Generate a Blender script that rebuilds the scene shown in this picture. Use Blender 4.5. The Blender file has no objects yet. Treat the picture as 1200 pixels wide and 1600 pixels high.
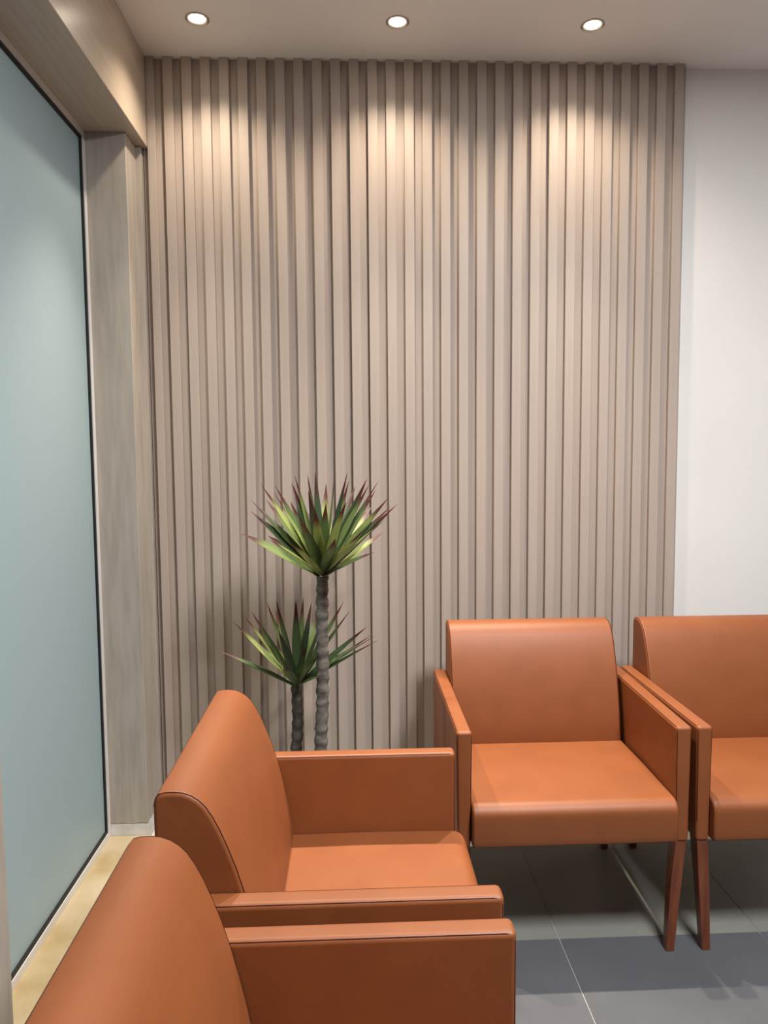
import bpy, bmesh, math, random
from mathutils import Vector, Matrix

scene = bpy.context.scene
COL = scene.collection
R = random.Random(7)

# ------------------------------------------------------------------ camera
cam_data = bpy.data.cameras.new('camera')
cam = bpy.data.objects.new('camera', cam_data)
COL.objects.link(cam)
cam_data.sensor_fit = 'AUTO'
cam_data.sensor_width = 36.0
cam_data.lens = 1149.8 / 1600 * 36.0
cam_data.clip_start = 0.02
rt = Vector((0.99912038, -0.04118541, -0.00788906))
up = Vector((0.01102335, 0.07643851, 0.99701336))
fw = Vector((0.04045938, 0.99622333, -0.07682527))
cam.matrix_world = Matrix(((rt.x, up.x, -fw.x, 0.0), (rt.y, up.y, -fw.y, 0.0),
                           (rt.z, up.z, -fw.z, 1.48), (0, 0, 0, 1)))
scene.camera = cam

# ------------------------------------------------------------------ world, exposure
world = bpy.data.worlds.new('world')
scene.world = world
world.use_nodes = True
world.node_tree.nodes['Background'].inputs[0].default_value = (0.55, 0.75, 0.9, 1)
world.node_tree.nodes['Background'].inputs[1].default_value = 0.30
scene.view_settings.view_transform = 'Standard'
scene.view_settings.look = 'None'
scene.view_settings.exposure = 0.08
scene.view_settings.gamma = 1.0
scene.view_settings.use_curve_mapping = False

# ------------------------------------------------------------------ dimensions (metres)
Y_SLAT = 2.915          # front of the slats
Y_WALL = 2.955          # plaster behind them
Z_CEIL = 2.98
X_HEAD = -0.7673        # room face of the header
Z_HEAD = 2.6486
X_COL = -0.809          # room face of the columns
Y_JAMB = 2.7813         # far jamb of the window recess
Y_NEAR = 1.66           # near jamb
X_GLASS = -0.9524
X_RIGHT, Y_REAR = 3.1, -3.6

# room lamps: flat ceiling panels further back in the room
PANELS = [(1.0, 0.62), (1.1, -2.2)]
PANEL_W = [122, 4]
DOWN_X = [-0.5205, 0.1688, 0.8553]
DOWN_Y = 2.6743
DOWN_WIDE, DOWN_BEAM = 26, 190     # spill of the reflector and its narrow beam


def area(name, loc, size, power, color):
    l = bpy.data.lights.new(name, 'AREA')
    l.shape = 'SQUARE'
    l.size = size
    l.energy = power
    l.color = color
    o = bpy.data.objects.new(name, l)
    o.location = loc
    COL.objects.link(o)
    return o


for (px, py), w in zip(PANELS, PANEL_W):
    area('panel_light', (px, py, Z_CEIL - 0.016), 0.56, w, (0.985, 0.99, 1.0))


# ------------------------------------------------------------------ materials
def new_mat(name):
    m = bpy.data.materials.new(name)
    m.use_nodes = True
    nt = m.node_tree
    return m, nt, nt.nodes['Principled BSDF']


def rgb(r, g, b):
    f = lambda c: (c / 255 / 12.92) if c / 255 <= 0.04045 else ((c / 255 + 0.055) / 1.055) ** 2.4
    return (f(r), f(g), f(b), 1.0)


def plain(name, col, rough=0.6, metal=0.0, spec=0.5):
    m, nt, b = new_mat(name)
    b.inputs['Base Color'].default_value = col
    b.inputs['Roughness'].default_value = rough
    b.inputs['Metallic'].default_value = metal
    b.inputs['Specular IOR Level'].default_value = spec
    return m


def noisy(name, c1, c2, scale, rough=0.6, stretch=(1, 1, 1), detail=4, bump=0.0, bump_scale=None, spec=0.5, lo=0.35, hi=0.65, use_random=0.0):
    """two colours mixed by object-space noise, plus optional fine relief"""
    m, nt, b = new_mat(name)
    tc = nt.nodes.new('ShaderNodeTexCoord')
    mp = nt.nodes.new('ShaderNodeMapping')
    mp.inputs['Scale'].default_value = stretch
    nz = nt.nodes.new('ShaderNodeTexNoise')
    nz.inputs['Scale'].default_value = scale
    nz.inputs['Detail'].default_value = detail
    rp = nt.nodes.new('ShaderNodeValToRGB')
    rp.color_ramp.elements[0].position = lo
    rp.color_ramp.elements[1].position = hi
    rp.color_ramp.elements[0].color = c1
    rp.color_ramp.elements[1].color = c2
    nt.links.new(tc.outputs['Object'], mp.inputs['Vector'])
    nt.links.new(mp.outputs['Vector'], nz.inputs['Vector'])
    nt.links.new(nz.outputs['Fac'], rp.inputs['Fac'])
    out = rp.outputs['Color']
    if use_random:
        oi = nt.nodes.new('ShaderNodeObjectInfo')
        hs = nt.nodes.new('ShaderNodeHueSaturation')
        mr = nt.nodes.new('ShaderNodeMapRange')
        mr.inputs['To Min'].default_value = 1 - use_random
        mr.inputs['To Max'].default_value = 1 + use_random
        nt.links.new(oi.outputs['Random'], mr.inputs['Value'])
        nt.links.new(mr.outputs['Result'], hs.inputs['Value'])
        nt.links.new(out, hs.inputs['Color'])
        out = hs.outputs['Color']
    nt.links.new(out, b.inputs['Base Color'])
    b.inputs['Roughness'].default_value = rough
    b.inputs['Specular IOR Level'].default_value = spec
    if bump:
        n2 = nt.nodes.new('ShaderNodeTexNoise')
        n2.inputs['Scale'].default_value = bump_scale or scale * 4
        n2.inputs['Detail'].default_value = 3
        bp = nt.nodes.new('ShaderNodeBump')
        bp.inputs['Strength'].default_value = bump
        bp.inputs['Distance'].default_value = 0.002
        nt.links.new(mp.outputs['Vector'], n2.inputs['Vector'])
        nt.links.new(n2.outputs['Fac'], bp.inputs['Height'])
        nt.links.new(bp.outputs['Normal'], b.inputs['Normal'])
    return m


M_LEATHER = noisy('orange_leatherette', rgb(127, 71, 37), rgb(132, 75, 40), 9, rough=0.5, bump=0.06, bump_scale=420, spec=0.42)
M_SEAM = plain('dark_stitching', rgb(46, 16, 12), 0.9, 0.0, 0.1)
M_LEG = noisy('mahogany_stain', rgb(98, 50, 32), rgb(126, 70, 42), 14, rough=0.35, stretch=(6, 6, 0.6), lo=0.3, hi=0.7)
M_SLAT = noisy('taupe_laminate', rgb(174, 160, 150), rgb(179, 165, 155), 5, rough=0.5, stretch=(8, 8, 0.5), spec=0.4)
M_BACK = noisy('taupe_laminate_backing', rgb(170, 156, 146), rgb(175, 161, 151), 5, rough=0.55, stretch=(8, 8, 0.5), spec=0.35)
M_OAK_V = noisy('greige_oak_upright', rgb(162, 153, 143), rgb(180, 171, 161), 7, rough=0.5, stretch=(7, 7, 0.7), detail=7, lo=0.3, hi=0.7)
M_OAK_H = noisy('greige_oak_lengthwise', rgb(184, 169, 152), rgb(198, 183, 166), 9, rough=0.28, stretch=(8, 0.35, 8), detail=7, lo=0.3, hi=0.7)
M_WALL = noisy('white_wall_paint', rgb(234, 232, 228), rgb(237, 235, 231), 3, rough=0.75, bump=0.05, bump_scale=160)
M_ROOM = plain('grey_room_paint', rgb(132, 128, 123), 0.8)
M_CEIL = noisy('ceiling_paint', rgb(242, 239, 236), rgb(245, 242, 239), 3, rough=0.8)
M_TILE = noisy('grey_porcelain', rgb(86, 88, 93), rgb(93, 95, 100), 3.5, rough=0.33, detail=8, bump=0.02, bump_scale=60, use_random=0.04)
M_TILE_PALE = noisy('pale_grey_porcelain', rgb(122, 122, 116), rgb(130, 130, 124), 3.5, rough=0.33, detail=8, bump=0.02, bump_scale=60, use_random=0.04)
M_GROUT = plain('pale_grout', rgb(196, 192, 184), 0.85)
M_MARBLE = noisy('cream_marble', rgb(166, 146, 106), rgb(196, 184, 160), 5, rough=0.3, detail=9, lo=0.3, hi=0.68)
M_FRAME = plain('white_aluminium', rgb(214, 214, 214), 0.4)
M_GASKET = plain('black_rubber', rgb(14, 16, 18), 0.6)
M_PLINTH = noisy('white_filler', rgb(206, 204, 200), rgb(222, 220, 216), 25, rough=0.8, bump=0.3, bump_scale=60)
M_CHROME = plain('satin_nickel', rgb(190, 184, 176), 0.35, 1.0)
M_POT = noisy('charcoal_ceramic', rgb(58, 56, 54), rgb(66, 64, 62), 8, rough=0.5)
M_SOIL = noisy('potting_soil', rgb(44, 32, 24), rgb(70, 54, 42), 60, rough=0.95, bump=0.6, bump_scale=90)
M_BARK = noisy('grey_bark', rgb(74, 70, 64), rgb(124, 120, 110), 26, rough=0.85, stretch=(1, 1, 2.2), detail=6, bump=0.5, bump_scale=60)
M_BARK_DARK = noisy('dark_bark', rgb(52, 46, 42), rgb(86, 80, 74), 26, rough=0.85, stretch=(1, 1, 2.2), detail=6, bump=0.5, bump_scale=60)


def make_frosted():
    m, nt, b = new_mat('frosted_glass')
    b.inputs['Base Color'].default_value = rgb(172, 194, 200)
    b.inputs['Roughness'].default_value = 0.42
    b.inputs['Specular IOR Level'].default_value = 0.5
    tr = nt.nodes.new('ShaderNodeBsdfTranslucent')
    tr.inputs['Color'].default_value = rgb(170, 205, 220)
    mx = nt.nodes.new('ShaderNodeMixShader')
    mx.inputs[0].default_value = 0.25
    nt.links.new(b.outputs[0], mx.inputs[1])
    nt.links.new(tr.outputs[0], mx.inputs[2])
    nt.links.new(mx.outputs[0], nt.nodes['Material Output'].inputs['Surface'])
    return m


def make_emit(name, col, s):
    m, nt, b = new_mat(name)
    b.inputs['Base Color'].default_value = (1, 1, 1, 1)
    b.inputs['Emission Color'].default_value = col
    b.inputs['Emission Strength'].default_value = s
    return m


def make_leaf():
    """green blade with wine-red tip and margins; lengthwise position in UV.y, across in UV.x"""
    m, nt, b = new_mat('yucca_leaf')
    uv = nt.nodes.new('ShaderNodeUVMap')
    sp = nt.nodes.new('ShaderNodeSeparateXYZ')
    nt.links.new(uv.outputs[0], sp.inputs[0])
    oi = nt.nodes.new('ShaderNodeObjectInfo')
    g = nt.nodes.new('ShaderNodeValToRGB')
    e = g.color_ramp.elements
    e[0].position, e[0].color = 0.0, rgb(44, 60, 40)
    e[1].position, e[1].color = 1.0, rgb(142, 154, 88)
    k = g.color_ramp.elements.new(0.55)
    k.color = rgb(80, 102, 60)
    nt.links.new(oi.outputs['Random'], g.inputs['Fac'])
    # tip mask
    tip = nt.nodes.new('ShaderNodeMapRange')
    tip.interpolation_type = 'SMOOTHSTEP'
    tip.inputs['From Min'].default_value = 0.68
    tip.inputs['From Max'].default_value = 0.88
    nt.links.new(sp.outputs['Y'], tip.inputs['Value'])
    edge = nt.nodes.new('ShaderNodeMapRange')
    edge.interpolation_type = 'SMOOTHSTEP'
    edge.inputs['From Min'].default_value = 0.36
    edge.inputs['From Max'].default_value = 0.5
    sb = nt.nodes.new('ShaderNodeMath'); sb.operation = 'SUBTRACT'; sb.inputs[1].default_value = 0.5
    ab = nt.nodes.new('ShaderNodeMath'); ab.operation = 'ABSOLUTE'
    nt.links.new(sp.outputs['X'], sb.inputs[0])
    nt.links.new(sb.outputs[0], ab.inputs[0])
    nt.links.new(ab.outputs[0], edge.inputs['Value'])
    eh = nt.nodes.new('ShaderNodeMath'); eh.operation = 'MULTIPLY'; eh.inputs[1].default_value = 0.3
    nt.links.new(edge.outputs[0], eh.inputs[0])
    mxm = nt.nodes.new('ShaderNodeMath'); mxm.operation = 'MAXIMUM'
    nt.links.new(tip.outputs[0], mxm.inputs[0])
    nt.links.new(eh.outputs[0], mxm.inputs[1])
    mix = nt.nodes.new('ShaderNodeMix'); mix.data_type = 'RGBA'
    nt.links.new(mxm.outputs[0], mix.inputs['Factor'])
    nt.links.new(g.outputs[0], mix.inputs['A'])
    mix.inputs['B'].default_value = rgb(68, 20, 26)
    nt.links.new(mix.outputs['Result'], b.inputs['Base Color'])
    b.inputs['Roughness'].default_value = 0.45
    b.inputs['Specular IOR Level'].default_value = 0.4
    tr = nt.nodes.new('ShaderNodeBsdfTranslucent')
    nt.links.new(mix.outputs['Result'], tr.inputs['Color'])
    ms = nt.nodes.new('ShaderNodeMixShader'); ms.inputs[0].default_value = 0.12
    nt.links.new(b.outputs[0], ms.inputs[1])
    nt.links.new(tr.outputs[0], ms.inputs[2])
    nt.links.new(ms.outputs[0], nt.nodes['Material Output'].inputs['Surface'])
    return m


M_GLASS = make_frosted()
M_LEAF = make_leaf()
M_LAMP = make_emit('warm_lamp', (1.0, 0.86, 0.68, 1), 40)
M_DIFF = make_emit('panel_diffuser', (1.0, 0.97, 0.93, 1), 2)


# ------------------------------------------------------------------ mesh helpers
def obj(name, bm, mat, parent=None, smooth=None, wn=False):
    me = bpy.data.meshes.new(name)
    bm.normal_update()
    bm.to_mesh(me)
    bm.free()
    me.materials.append(mat)
    if smooth is not None:
        me.polygons.foreach_set('use_smooth', [True] * len(me.polygons))
        me.set_sharp_from_angle(angle=math.radians(smooth))
    o = bpy.data.objects.new(name, me)
    COL.objects.link(o)
    if parent is not None:
        o.parent = parent
    if wn:
        md = o.modifiers.new('normals', 'WEIGHTED_NORMAL')
        md.keep_sharp = True
    return o


def struct(name, bm, mat, parent=None, **k):
    o = obj(name, bm, mat, parent, **k)
    if parent is None:
        o['kind'] = 'structure'
    return o


def add_box(bm, a, b, bevel=0.0, seg=2):
    x0, y0, z0 = a
    x1, y1, z1 = b
    vs = [bm.verts.new(p) for p in ((x0, y0, z0), (x1, y0, z0), (x1, y1, z0), (x0, y1, z0),
                                    (x0, y0, z1), (x1, y0, z1), (x1, y1, z1), (x0, y1, z1))]
    fs = [bm.faces.new([vs[i] for i in q]) for q in ((3, 2, 1, 0), (4, 5, 6, 7), (0, 1, 5, 4), (1, 2, 6, 5), (2, 3, 7, 6), (3, 0, 4, 7))]
    if bevel:
        es = list({e for f in fs for e in f.edges})
        bmesh.ops.bevel(bm, geom=es, offset=bevel, segments=seg, profile=0.5, affect='EDGES')
    return vs


def box(a, b, bevel=0.0, seg=2):
    bm = bmesh.new()
    add_box(bm, a, b, bevel, seg)
    return bm


def prism_x(profile, x0, x1, bevel=0.0, seg=3):
    """closed (y, z) outline drawn out along x, its two end loops rounded"""
    bm = bmesh.new()
    A = [bm.verts.new((x0, y, z)) for y, z in profile]
    B = [bm.verts.new((x1, y, z)) for y, z in profile]
    n = len(profile)
    caps = [bm.faces.new(A), bm.faces.new(list(reversed(B)))]
    for i in range(n):
        j = (i + 1) % n
        bm.faces.new((A[j], A[i], B[i], B[j]))
    bmesh.ops.recalc_face_normals(bm, faces=bm.faces[:])
    if bevel:
        es = list({e for f in caps for e in f.edges})
        bmesh.ops.bevel(bm, geom=es, offset=bevel, segments=seg, profile=0.5, affect='EDGES')
    return bm


def add_tube(bm, pts, rad, n=6, caps=True):
    pts = [Vector(p) for p in pts]
    rings = []
    ref = None
    for i, p in enumerate(pts):
        t = (pts[min(i + 1, len(pts) - 1)] - pts[max(i - 1, 0)]).normalized()
        if ref is None:
            ref = Vector((0, 0, 1)) if abs(t.z) < 0.9 else Vector((1, 0, 0))
        a = (ref - t * ref.dot(t)).normalized()
        ref = a
        b = t.cross(a)
        r = rad[i] if isinstance(rad, (list, tuple)) else rad
        rings.append([bm.verts.new(p + (a * math.cos(2 * math.pi * k / n) + b * math.sin(2 * math.pi * k / n)) * r) for k in range(n)])
    for r0, r1 in zip(rings, rings[1:]):
        for k in range(n):
            bm.faces.new((r0[k], r0[(k + 1) % n], r1[(k + 1) % n], r1[k]))
    if caps:
        bm.faces.new(list(reversed(rings[0])))
        bm.faces.new(rings[-1])


def add_lathe(bm, prof, n=32, close=False):
    rings = [[bm.verts.new((r * math.cos(2 * math.pi * k / n), r * math.sin(2 * math.pi * k / n), z)) for k in range(n)] for r, z in prof]
    pairs = list(zip(rings, rings[1:]))
    if close:
        pairs.append((rings[-1], rings[0]))
    for r0, r1 in pairs:
        for k in range(n):
            bm.faces.new((r0[k], r0[(k + 1) % n], r1[(k + 1) % n], r1[k]))
    return rings


def empty(name, loc=(0, 0, 0), rz=0.0):
    o = bpy.data.objects.new(name, None)
    o.empty_display_size = 0.1
    o.location = loc
    o.rotation_euler = (0, 0, rz)
    COL.objects.link(o)
    return o


def tag(o, label, cat, group=None):
    o['label'] = label
    o['category'] = cat
    if group:
        o['group'] = group
    return o


def copy_tree(o, parent=None):
    c = o.copy()
    COL.objects.link(c)
    c.parent = parent
    for ch in list(o.children):
        copy_tree(ch, c)
    return c


# ------------------------------------------------------------------ the room
TILE = 0.6262
GX, GY = 0.6133, 2.1214
XL = -1.12
floor = struct('floor', box((XL, Y_REAR, -0.06), (X_RIGHT, Y_WALL + 0.02, -0.0025)), M_GROUT)
tile_mesh = {}
i0 = math.floor((X_COL - GX) / TILE)
for i in range(i0, int((X_RIGHT - GX) / TILE) + 1):
    for j in range(math.floor((Y_REAR - GY) / TILE), 2):
        x0 = max(GX + i * TILE, X_COL + 0.02) + 0.00125
        x1 = min(GX + (i + 1) * TILE, X_RIGHT) - 0.00125
        y0 = max(GY + j * TILE, Y_REAR) + 0.00125
        y1 = min(GY + (j + 1) * TILE, Y_WALL) - 0.00125
        if x1 - x0 < 0.03 or y1 - y0 < 0.03:
            continue
        key = (round(x1 - x0, 4), round(y1 - y0, 4), j >= 0)
        if key not in tile_mesh:
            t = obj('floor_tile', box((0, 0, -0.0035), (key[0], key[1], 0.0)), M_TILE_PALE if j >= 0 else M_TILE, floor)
            tile_mesh[key] = t.data
        else:
            t = bpy.data.objects.new('floor_tile', tile_mesh[key])
            COL.objects.link(t)
            t.parent = floor
        t.location = (x0, y0, 0)

# ceiling slab with round openings for the downlights
bm = bmesh.new()
R_CUT = 0.034
z0 = Z_CEIL
outer = [bm.verts.new((x, y, z0)) for x, y in ((XL, Y_REAR), (X_RIGHT, Y_REAR), (X_RIGHT, Y_WALL + 0.02), (XL, Y_WALL + 0.02))]
edges = [bm.edges.new((outer[k], outer[(k + 1) % 4])) for k in range(4)]
for dx in DOWN_X:
    ring = [bm.verts.new((dx + R_CUT * math.cos(2 * math.pi * k / 24), DOWN_Y + R_CUT * math.sin(2 * math.pi * k / 24), z0)) for k in range(24)]
    edges += [bm.edges.new((ring[k], ring[(k + 1) % 24])) for k in range(24)]
bmesh.ops.triangle_fill(bm, edges=edges, use_beauty=True)
ret = bmesh.ops.extrude_face_region(bm, geom=bm.faces[:])
bmesh.ops.translate(bm, vec=(0, 0, 0.12), verts=[v for v in ret['geom'] if isinstance(v, bmesh.types.BMVert)])
bmesh.ops.recalc_face_normals(bm, faces=bm.faces[:])
struct('ceiling', bm, M_CEIL)

wall_back = struct('wall_back', box((XL, Y_WALL, -0.06), (X_RIGHT + 0.1, Y_WALL + 0.12, Z_CEIL)), M_WALL)
struct('wall_right', box((X_RIGHT, Y_REAR, -0.06), (X_RIGHT + 0.1, Y_WALL, Z_CEIL)), M_ROOM)
struct('wall_rear', box((XL, Y_REAR - 0.1, -0.06), (X_RIGHT + 0.1, Y_REAR, Z_CEIL)), M_ROOM)
struct('wall_left', box((XL, Y_REAR, -0.06), (X_COL - 0.004, Y_NEAR - 0.30, Z_CEIL)), M_ROOM)

# fluted cladding: one backing board and thirty upright slats
PITCH, RIB = 0.07004, 0.0368
back_b = obj('slat_backing', box((-0.786, Y_SLAT + 0.020, 0.0), (1.3085, Y_WALL, Z_CEIL)), M_BACK, wall_back)
slat0 = None
for k in range(30):
    x = -0.7024 + (k - 1) * PITCH
    if k == 0:
        s = obj('slat', box((0.006, 0, 0), (RIB, 0.022, Z_CEIL), 0.0012, 1), M_SLAT, back_b)
    elif slat0 is None:
        s = slat0 = obj('slat', box((0, 0, 0), (RIB, 0.022, Z_CEIL), 0.0012, 1), M_SLAT, back_b)
    else:
        s = slat0.copy()
        COL.objects.link(s)
        s.parent = back_b
    s.location = (x, Y_SLAT, 0)

# header beam, columns and the window recess
struct('trim_1', box((XL, Y_REAR, Z_HEAD), (X_HEAD, Y_SLAT + 0.019, Z_CEIL), 0.0015, 1), M_OAK_H)
jamb = struct('trim_2', box((XL, Y_JAMB, 0.07), (X_COL, 2.905, Z_HEAD), 0.0015, 1), M_OAK_V)
obj('filler_strip', box((X_COL - 0.02, 2.905, 0.0), (-0.7895, Y_WALL, Z_HEAD), 0.001, 1), M_OAK_V, jamb)
obj('plinth', box((XL, Y_JAMB + 0.002, 0.0), (X_COL - 0.001, 2.9045, 0.0685), 0.006, 2), M_PLINTH, jamb, smooth=40, wn=True)
struct('trim_3', box((XL, Y_NEAR - 0.30, 0.0), (X_COL, Y_NEAR, Z_HEAD), 0.0015, 1), M_OAK_V)
struct('trim_4', box((X_GLASS - 0.03, Y_NEAR, -0.06), (X_COL + 0.018, Y_JAMB + 0.001, 0.0211), 0.003, 2), M_MARBLE)

win = empty('window_1', (X_GLASS, (Y_NEAR + Y_JAMB) / 2, 0.0211))
win['kind'] = 'structure'
wy = (Y_JAMB - Y_NEAR) / 2
zt = Z_HEAD - 0.0211


def ring_frame(inset, width, x0, x1):
    """rectangular frame in the window plane, as four mitred bars in one mesh"""
    bm = bmesh.new()
    o_ = [(-wy + inset, inset), (wy - inset, inset), (wy - inset, zt - inset), (-wy + inset, zt - inset)]
    i_ = [(-wy + inset + width, inset + width), (wy - inset - width, inset + width), (wy - inset - width, zt - inset - width), (-wy + inset + width, zt - inset - width)]
    rings = [[bm.verts.new((x, y, z)) for y, z in q] for x, q in ((x0, o_), (x1, o_), (x1, i_), (x0, i_))]
    for a, b in zip(rings, rings[1:] + rings[:1]):
        for k in range(4):
            bm.faces.new((a[k], a[(k + 1) % 4], b[(k + 1) % 4], b[k]))
    bmesh.ops.recalc_face_normals(bm, faces=bm.faces[:])
    return bm


obj('window_frame', ring_frame(0.0005, 0.0245, -0.05, 0.0), M_FRAME, win)
obj('gasket', ring_frame(0.0252, 0.012, -0.03, -0.003), M_GASKET, win)
obj('frosted_pane', box((-0.018, -wy + 0.034, 0.034), (-0.010, wy - 0.034, zt - 0.034)), M_GLASS, win)['label'] = 'frosted blue-green glass'

# ------------------------------------------------------------------ lamps
pl_labels = ['flat square ceiling light above the floor before the orange chairs',
             'flat square ceiling light at the rear end of the room behind the viewer']
for (px, py), lb in zip(PANELS, pl_labels):
    t = tag(empty('ceiling_light', (px, py, Z_CEIL)), lb, 'ceiling light', 'flat ceiling lights')
    bm = bmesh.new()
    for a, b in (((-0.30, -0.30), (0.30, -0.285)), ((-0.30, 0.285), (0.30, 0.30)), ((-0.30, -0.285), (-0.285, 0.285)), ((0.285, -0.285), (0.30, 0.285))):
        add_box(bm, (a[0], a[1], -0.018), (b[0], b[1], 0.0))
    obj('frame', bm, M_FRAME, t)
    obj('diffuser', box((-0.285, -0.285, -0.012), (0.285, 0.285, 0.0)), M_DIFF, t)

dl_labels = ['round recessed downlight nearest the wooden header, leftmost of three',
             'round recessed downlight in the middle of the row of three',
             'round recessed downlight nearest the white wall, rightmost of three']
dl0 = None
for dx, lb in zip(DOWN_X, dl_labels):
    if dl0 is None:
        t = dl0 = empty('downlight', (dx, DOWN_Y, Z_CEIL))
        bm = bmesh.new()
        add_lathe(bm, [(0.041, 0.0), (0.0405, -0.003), (0.037, -0.005), (0.032, -0.003), (0.029, 0.002), (0.0205, 0.022), (0.028, 0.022), (0.0315, 0.0)], 40, close=True)
        bmesh.ops.recalc_face_normals(bm, faces=bm.faces[:])
        obj('trim_ring', bm, M_CHROME, t, smooth=50)
        bm = bmesh.new()
        rings = add_lathe(bm, [(0.0205, 0.020), (0.0205, 0.010), (0.0195, 0.002), (0.0150, -0.004), (0.008, -0.0068)], 32)
        bm.faces.new(rings[-1])
        bm.faces.new(rings[0])
        bmesh.ops.recalc_face_normals(bm, faces=bm.faces[:])
        obj('lamp_lens', bm, M_LAMP, t, smooth=60)
    else:
        t = copy_tree(dl0)
        t.location = (dx, DOWN_Y, Z_CEIL)
    tag(t, lb, 'downlight', 'recessed downlights along the slatted wall')
    for watts, deg, bl in ((DOWN_WIDE, 128, 1.0), (DOWN_BEAM, 64, 1.0)):
        l = bpy.data.lights.new('downlight_beam', 'SPOT')
        l.energy = watts
        l.color = (1.0, 0.85, 0.66)
        l.spot_size = math.radians(deg)
        l.spot_blend = bl
        l.shadow_soft_size = 0.022
        o = bpy.data.objects.new('downlight_beam', l)
        o.location = (dx, DOWN_Y, Z_CEIL - 0.028)
        if deg < 90:
            o.rotation_euler = (math.radians(-12), 0, 0)      # lamps tilted a little away from the wall
        COL.objects.link(o)

# ------------------------------------------------------------------ armchairs
W, T, L = 0.6854, 0.0442, 0.63
HA, HB = 0.689, 0.342
IN = W / 2 - T                      # half the clear width between the arms


def make_chair():
    root = empty('armchair')
    # seat
    prof = [(-0.022, 0.358), (-0.026, 0.375), (-0.026, 0.43)]
    for k in range(7):
        a = math.pi - k * math.pi / 12
        prof.append((0.012 + 0.038 * math.cos(a), 0.440 + 0.037 * math.sin(a)))
    prof += [(0.10, 0.4785), (0.25, 0.480), (0.44, 0.478), (0.50, 0.470), (0.50, 0.352), (0.25, 0.350), (-0.012, 0.350)]
    obj('seat', prism_x(prof, -IN - 0.0015, IN + 0.0015, 0.008), M_LEATHER, root, smooth=35, wn=True)
    # backrest: flat behind, rounded top, front sweeping forward to the seat
    prof = [(0.630, 0.40), (0.632, 0.60), (0.632, 0.850), (0.629, 0.864), (0.622, 0.873), (0.610, 0.8762), (0.594, 0.8765), (0.578, 0.8748),
            (0.563, 0.8690), (0.549, 0.8595), (0.537, 0.847), (0.5255, 0.829), (0.512, 0.802), (0.4985, 0.769), (0.484, 0.729), (0.470, 0.682),
            (0.457, 0.630), (0.446, 0.580), (0.438, 0.535), (0.4335, 0.500), (0.433, 0.470), (0.438, 0.440), (0.455, 0.40)]
    wb = IN - 0.0015
    bk = obj('backrest', prism_x(prof, -wb, wb, 0.009), M_LEATHER, root, smooth=35, wn=True)
    for s in (-1, 1):
        bm = bmesh.new()
        line = []
        for i in range(2, 20):          # follows the outline, sunk a little below it
            a, b = Vector(prof[i - 1]), Vector(prof[i + 1])
            d = (b - a).normalized()
            line.append((s * (wb - 0.0042), prof[i][0] - d.y * 0.0014, prof[i][1] + d.x * 0.0014))
        add_tube(bm, line, 0.0009, 5)
        obj('seam', bm, M_SEAM, bk)
    # arms: slim padded panels, a little narrower towards the lower front
    for s in (-1, 1):
        cx = s * (W / 2 - T / 2)
        bm = box((-T / 2, 0, HB - HA / 2), (T / 2, L, HA / 2), 0.0105, 4)
        for v in bm.verts:
            z = v.co.z + HA / 2
            k = max(0.0, min(1.0, (HA - 0.03 - z) / (HA - HB)))
            v.co.x *= 1.06 - 0.20 * k
        arm = obj('arm', bm, M_LEATHER, root, smooth=35, wn=True)
        arm.location = (cx, 0, HA / 2)
        for q in (-1, 1):
            bm = bmesh.new()
            e = T / 2 * 1.06 - 0.0034
            top = HA / 2
            pts = [(q * e, L - 0.012, top - 0.0034), (q * e, 0.02, top - 0.0034), (q * e, 0.0090, top - 0.0050), (q * e, 0.0050, top - 0.0090),
                   (q * (e - 0.0002), 0.0034, top - 0.02), (q * (e - 0.0025), 0.0034, 0.06)]
            add_tube(bm, pts, 0.0011, 5)
            obj('seam', bm, M_SEAM, arm)
    # legs: square, tapering towards the floor
    for s in (-1, 1):
        for yt, yb in ((0.028, 0.022), (L - 0.05, L - 0.035)):
            bm = bmesh.new()
            cxt = s * (W / 2 - T / 2 - 0.001)
            cxb = s * (W / 2 - T / 2 - 0.024)
            rings = []
            for z, hw, hd, c, y in ((0.0, 0.0125, 0.013, cxb, yb), (HB - 0.12, 0.0160, 0.0185, cxt * 0.6 + cxb * 0.4, yt * 0.6 + yb * 0.4), (HB + 0.002, 0.0165, 0.024, cxt, yt)):
                rings.append([bm.verts.new((c + a * hw, y + b * hd, z)) for a, b in ((-1, -1), (1, -1), (1, 1), (-1, 1))])
            for r0, r1 in zip(rings, rings[1:]):
                for k in range(4):
                    bm.faces.new((r0[k], r0[(k + 1) % 4], r1[(k + 1) % 4], r1[k]))
            bm.faces.new(list(reversed(rings[0])))
            bm.faces.new(rings[-1])
            bmesh.ops.bevel(bm, geom=bm.edges[:], offset=0.0015, segments=1, affect='EDGES')
            obj('leg', bm, M_LEG, root)
    return root


GROUP = 'orange leatherette waiting room armchairs'
chair = make_chair()
chair.location = (0.6289, 2.0388, 0)
tag(chair, 'orange leatherette armchair fully in view before the slatted wall, facing the viewer', 'armchair', GROUP)
c2 = copy_tree(chair)
c2.location = (1.332, 2.0388, 0)
tag(c2, 'orange leatherette armchair partly before the white wall, cut by the right picture edge', 'armchair', GROUP)
c3 = copy_tree(chair)
c3.location = (0.2624, 1.5956, 0)
c3.rotation_euler = (0, 0, math.pi / 2)
tag(c3, 'orange leatherette armchair seen side on, just in front of the potted plant', 'armchair', GROUP)
c4 = copy_tree(chair)
c4.location = (0.263, 0.8556, 0)
c4.rotation_euler = (0, 0, math.pi / 2)
tag(c4, 'nearest orange leatherette armchair, at lower left beside the frosted window, seat out of view', 'armchair', GROUP)
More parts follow.
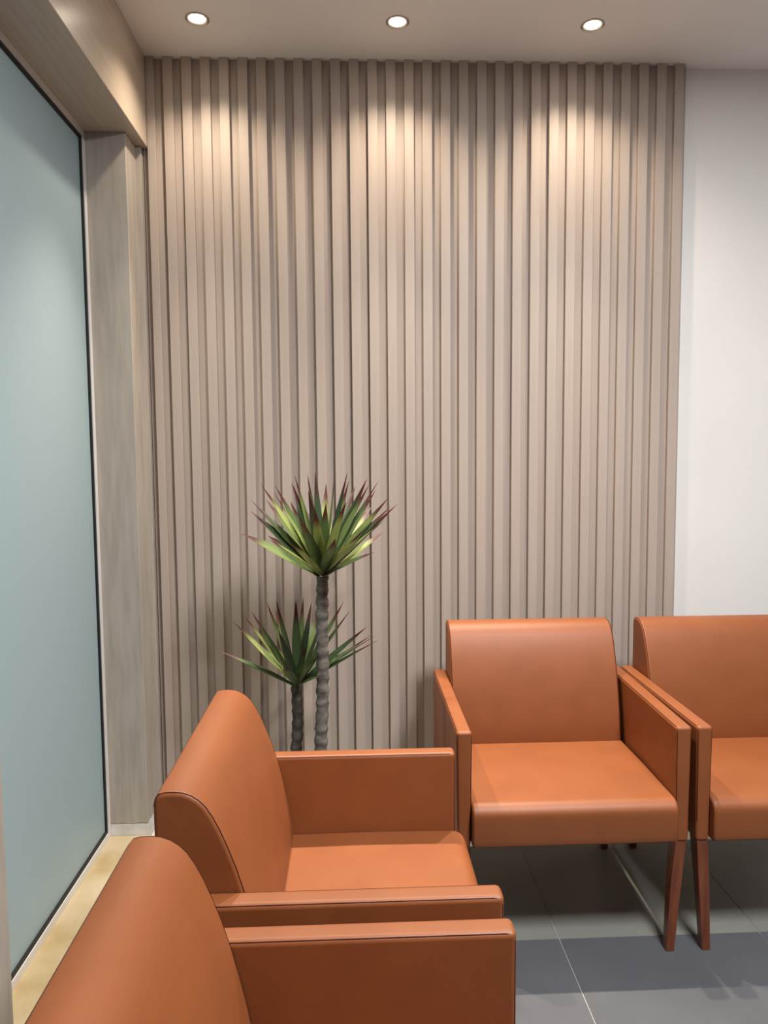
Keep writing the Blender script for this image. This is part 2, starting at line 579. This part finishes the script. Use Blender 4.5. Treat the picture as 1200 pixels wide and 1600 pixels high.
# the fully visible chair's right arm splays outwards a little towards the wall
for ch in chair.children:
    if ch.name.startswith('arm') and ch.location.x > 0:
        ch.rotation_euler = (0, 0, math.radians(-1.3))

# ------------------------------------------------------------------ potted yucca
PX, PY = -0.165, 2.47
plant = tag(empty('potted_yucca', (PX, PY, 0)), 'two-stemmed yucca with spiky green wine-tipped leaves behind the side-on armchair', 'plant')
bm = bmesh.new()
add_lathe(bm, [(0.0, 0.0), (0.105, 0.0), (0.112, 0.008), (0.15, 0.30), (0.152, 0.312), (0.146, 0.318), (0.138, 0.312), (0.134, 0.26), (0.0, 0.26)], 40)
bmesh.ops.remove_doubles(bm, verts=bm.verts[:], dist=1e-5)
bmesh.ops.recalc_face_normals(bm, faces=bm.faces[:])
pot = obj('planter', bm, M_POT, plant, smooth=40)
bm = bmesh.new()
add_lathe(bm, [(0.0, 0.287), (0.05, 0.286), (0.10, 0.282), (0.1355, 0.278), (0.1345, 0.262), (0.0, 0.262)], 32)
bmesh.ops.remove_doubles(bm, verts=bm.verts[:], dist=1e-5)
bmesh.ops.recalc_face_normals(bm, faces=bm.faces[:])
obj('soil', bm, M_SOIL, pot, smooth=40)


def make_stem(base, top, r0, r1, mat, seed):
    rr = random.Random(seed)
    bm = bmesh.new()
    base, top = Vector(base), Vector(top)
    n = int((top - base).length / 0.0075)
    pts, rad = [], []
    ph = 0.0
    for i in range(n + 1):
        t = i / n
        ph += rr.uniform(0.7, 1.5)
        pts.append(base.lerp(top, t) + Vector((math.sin(t * 9 + seed) * 0.0025 + rr.uniform(-1, 1) * 0.0009, rr.uniform(-1, 1) * 0.0009, 0)))
        rad.append((r0 + (r1 - r0) * t) * (1 + 0.085 * math.sin(ph) + rr.uniform(-0.03, 0.03)))
    add_tube(bm, pts, rad, 14)
    for v in bm.verts:
        v.co += Vector((rr.uniform(-1, 1), rr.uniform(-1, 1), rr.uniform(-1, 1))) * 0.0008
    return obj('stem', bm, mat, plant, smooth=60)


def leaf_mesh(base, tip, width, bulge, roll):
    """folded, pointed blade along a bent spine; 8 segments"""
    base, tip = Vector(base), Vector(tip)
    ax = tip - base
    ln = ax.length
    hor = Vector((ax.x, ax.y, 0))
    inward = -hor.normalized() if hor.length > 1e-5 else Vector((0, -1, 0))
    ctrl = base.lerp(tip, 0.45) + (Vector((0, 0, 1)) * 0.6 - inward * 0.4) * bulge * ln
    bm = bmesh.new()
    uvl = bm.loops.layers.uv.new('UVMap')
    N = 8
    rows = []
    for i in range(N + 1):
        t = i / N
        p = base * (1 - t) ** 2 + ctrl * 2 * t * (1 - t) + tip * t * t
        d = ((ctrl - base) * (1 - t) + (tip - ctrl) * t).normalized()
        nrm = (Vector((0, 0, 1)) + inward * 0.6)
        nrm = (nrm - d * nrm.dot(d)).normalized()
        side = d.cross(nrm).normalized()
        side = Matrix.Rotation(roll, 3, d) @ side
        nrm = side.cross(d)
        w = width * (0.5 + 0.5 * math.sin(min(1, t / 0.5) * math.pi / 2)) * (1 - max(0, (t - 0.42) / 0.58) ** 1.6)
        w = max(w, 0.0008)
        rows.append([(bm.verts.new(p + side * w / 2 * q + nrm * (abs(q) * w * 0.17)), 0.5 + 0.5 * q, t) for q in (-1, 0, 1)])
    for a, b in zip(rows, rows[1:]):
        for k in (0, 1):
            q = (a[k], a[k + 1], b[k + 1], b[k])
            f = bm.faces.new([v[0] for v in q])
            for lp, v in zip(f.loops, q):
                lp[uvl].uv = (v[1], v[2])
    return bm


TURN = 1.0


def crown(cx, cy, cz, tips, ln, rng, wide):
    """tips: (dx, dz, depth, width): offsets of the leaf tip from the crown centre; depth is towards (-) or away from (+) the viewer"""
    for dx, dz, dp, wd in tips:
        flat = math.hypot(dx, dz)
        dy = dp * math.sqrt(max(0.0, ln * ln - flat * flat)) if flat < ln else dp * 0.05
        d = Vector((dx, dy, dz))
        el = d.z / d.length
        h = Vector((dx, dy, 0))
        h = h.normalized() if h.length > 0 else Vector((0, 1, 0))
        turn = rng.uniform(0.25, 0.8) * (1 if dx > 0 else -1) * min(1.0, abs(dx) / 0.12) * TURN + rng.uniform(-0.15, 0.15)
        base = Vector((cx, cy, cz)) + h * 0.011 + Vector((0, 0, -0.012 + 0.03 * el))
        tip = Vector((cx + dx, cy + dy, cz + dz))
        obj('leaf', leaf_mesh(base, tip, wd * wide, 0.02 + rng.uniform(-0.03, 0.04), turn), M_LEAF, plant, smooth=80)


# tall stem and crown
TX, TY, TZ = 0.058, -0.05, 1.083
make_stem((0.040, -0.05, 0.27), (TX + 0.002, TY, TZ), 0.0225, 0.0195, M_BARK, 3)
tall = [(-0.198, 0.305, 0.2, 0.030), (-0.150, 0.285, -0.5, 0.034), (-0.155, 0.300, 0.6, 0.034), (-0.105, 0.305, 0.9, 0.034),
        (-0.090, 0.335, 0.8, 0.028), (-0.092, 0.295, 0.2, 0.032), (-0.046, 0.340, 0.35, 0.032), (-0.022, 0.345, 0.8, 0.030),
        (-0.034, 0.290, -0.75, 0.036), (0.046, 0.348, -0.2, 0.034), (0.086, 0.342, 0.7, 0.026), (0.090, 0.310, 0.5, 0.026),
        (0.150, 0.318, 0.8, 0.030), (0.156, 0.300, -0.25, 0.042), (0.190, 0.314, 0.4, 0.030), (0.180, 0.280, 0.6, 0.030),
        (0.220, 0.255, 0.2, 0.030), (0.228, 0.230, -0.1, 0.032), (0.250, 0.235, 0.3, 0.026), (0.112, 0.290, 0.95, 0.030),
        (0.083, 0.258, -0.8, 0.036), (0.052, 0.158, -1.0, 0.040), (0.132, 0.170, -0.9, 0.044), (-0.080, 0.150, -1.0, 0.036),
        (-0.054, 0.218, -0.95, 0.040), (-0.232, 0.252, 0.5, 0.026), (-0.195, 0.250, 0.8, 0.032), (-0.235, 0.218, 0.1, 0.032),
        (-0.230, 0.196, 0.4, 0.026), (-0.255, 0.150, -0.3, 0.044), (-0.280, 0.148, 0.2, 0.030), (-0.150, 0.152, -0.85, 0.048),
        (0.200, 0.190, -0.5, 0.046), (0.165, 0.110, -0.9, 0.044), (-0.120, 0.235, 0.95, 0.034), (0.010, 0.300, 0.95, 0.034),
        (-0.165, 0.205, 0.95, 0.034), (0.170, 0.215, 0.95, 0.034), (0.020, 0.250, -0.6, 0.036), (-0.010, 0.240, -0.95, 0.038),
        (0.210, 0.120, 0.9, 0.034), (-0.205, 0.110, 0.95, 0.034), (0.055, 0.210, 1.0, 0.034), (-0.060, 0.190, 1.0, 0.034)]
crown(TX, TY, TZ, tall, 0.345, random.Random(11), 1.05)

# shorter stem and crown, a little further back
SX, SY, SZ = -0.040, 0.05, 0.682
make_stem((-0.050, 0.05, 0.27), (SX, SY, SZ + 0.004), 0.0205, 0.0185, M_BARK_DARK, 8)
short = [(-0.262, 0.122, 0.1, 0.026), (-0.218, 0.228, 0.2, 0.026), (-0.186, 0.248, 0.5, 0.024), (-0.160, 0.256, 0.5, 0.026),
         (-0.100, 0.302, -0.2, 0.034), (-0.072, 0.292, 0.5, 0.026), (-0.088, 0.240, 0.8, 0.026), (0.002, 0.306, -0.3, 0.036),
         (0.020, 0.292, 0.8, 0.030), (0.074, 0.246, 0.7, 0.032), (-0.020, 0.150, -1.0, 0.040), (0.164, 0.288, 0.4, 0.028),
         (0.185, 0.258, 0.2, 0.026), (0.246, 0.204, 0.1, 0.026), (0.260, 0.168, 0.4, 0.026), (0.278, 0.172, 0.2, 0.018),
         (0.284, 0.158, -0.1, 0.024), (0.118, 0.292, 0.7, 0.026), (0.050, 0.280, 0.5, 0.030), (-0.045, 0.230, -0.7, 0.038),
         (0.045, 0.190, -0.8, 0.036), (0.085, 0.150, -0.6, 0.034), (-0.120, 0.175, -0.3, 0.030), (0.100, 0.110, -0.9, 0.034),
         (-0.110, 0.090, 0.9, 0.030), (0.010, 0.200, 0.95, 0.030), (0.130, 0.140, 0.95, 0.030)]
crown(SX, SY, SZ, short, 0.315, random.Random(5), 0.9)
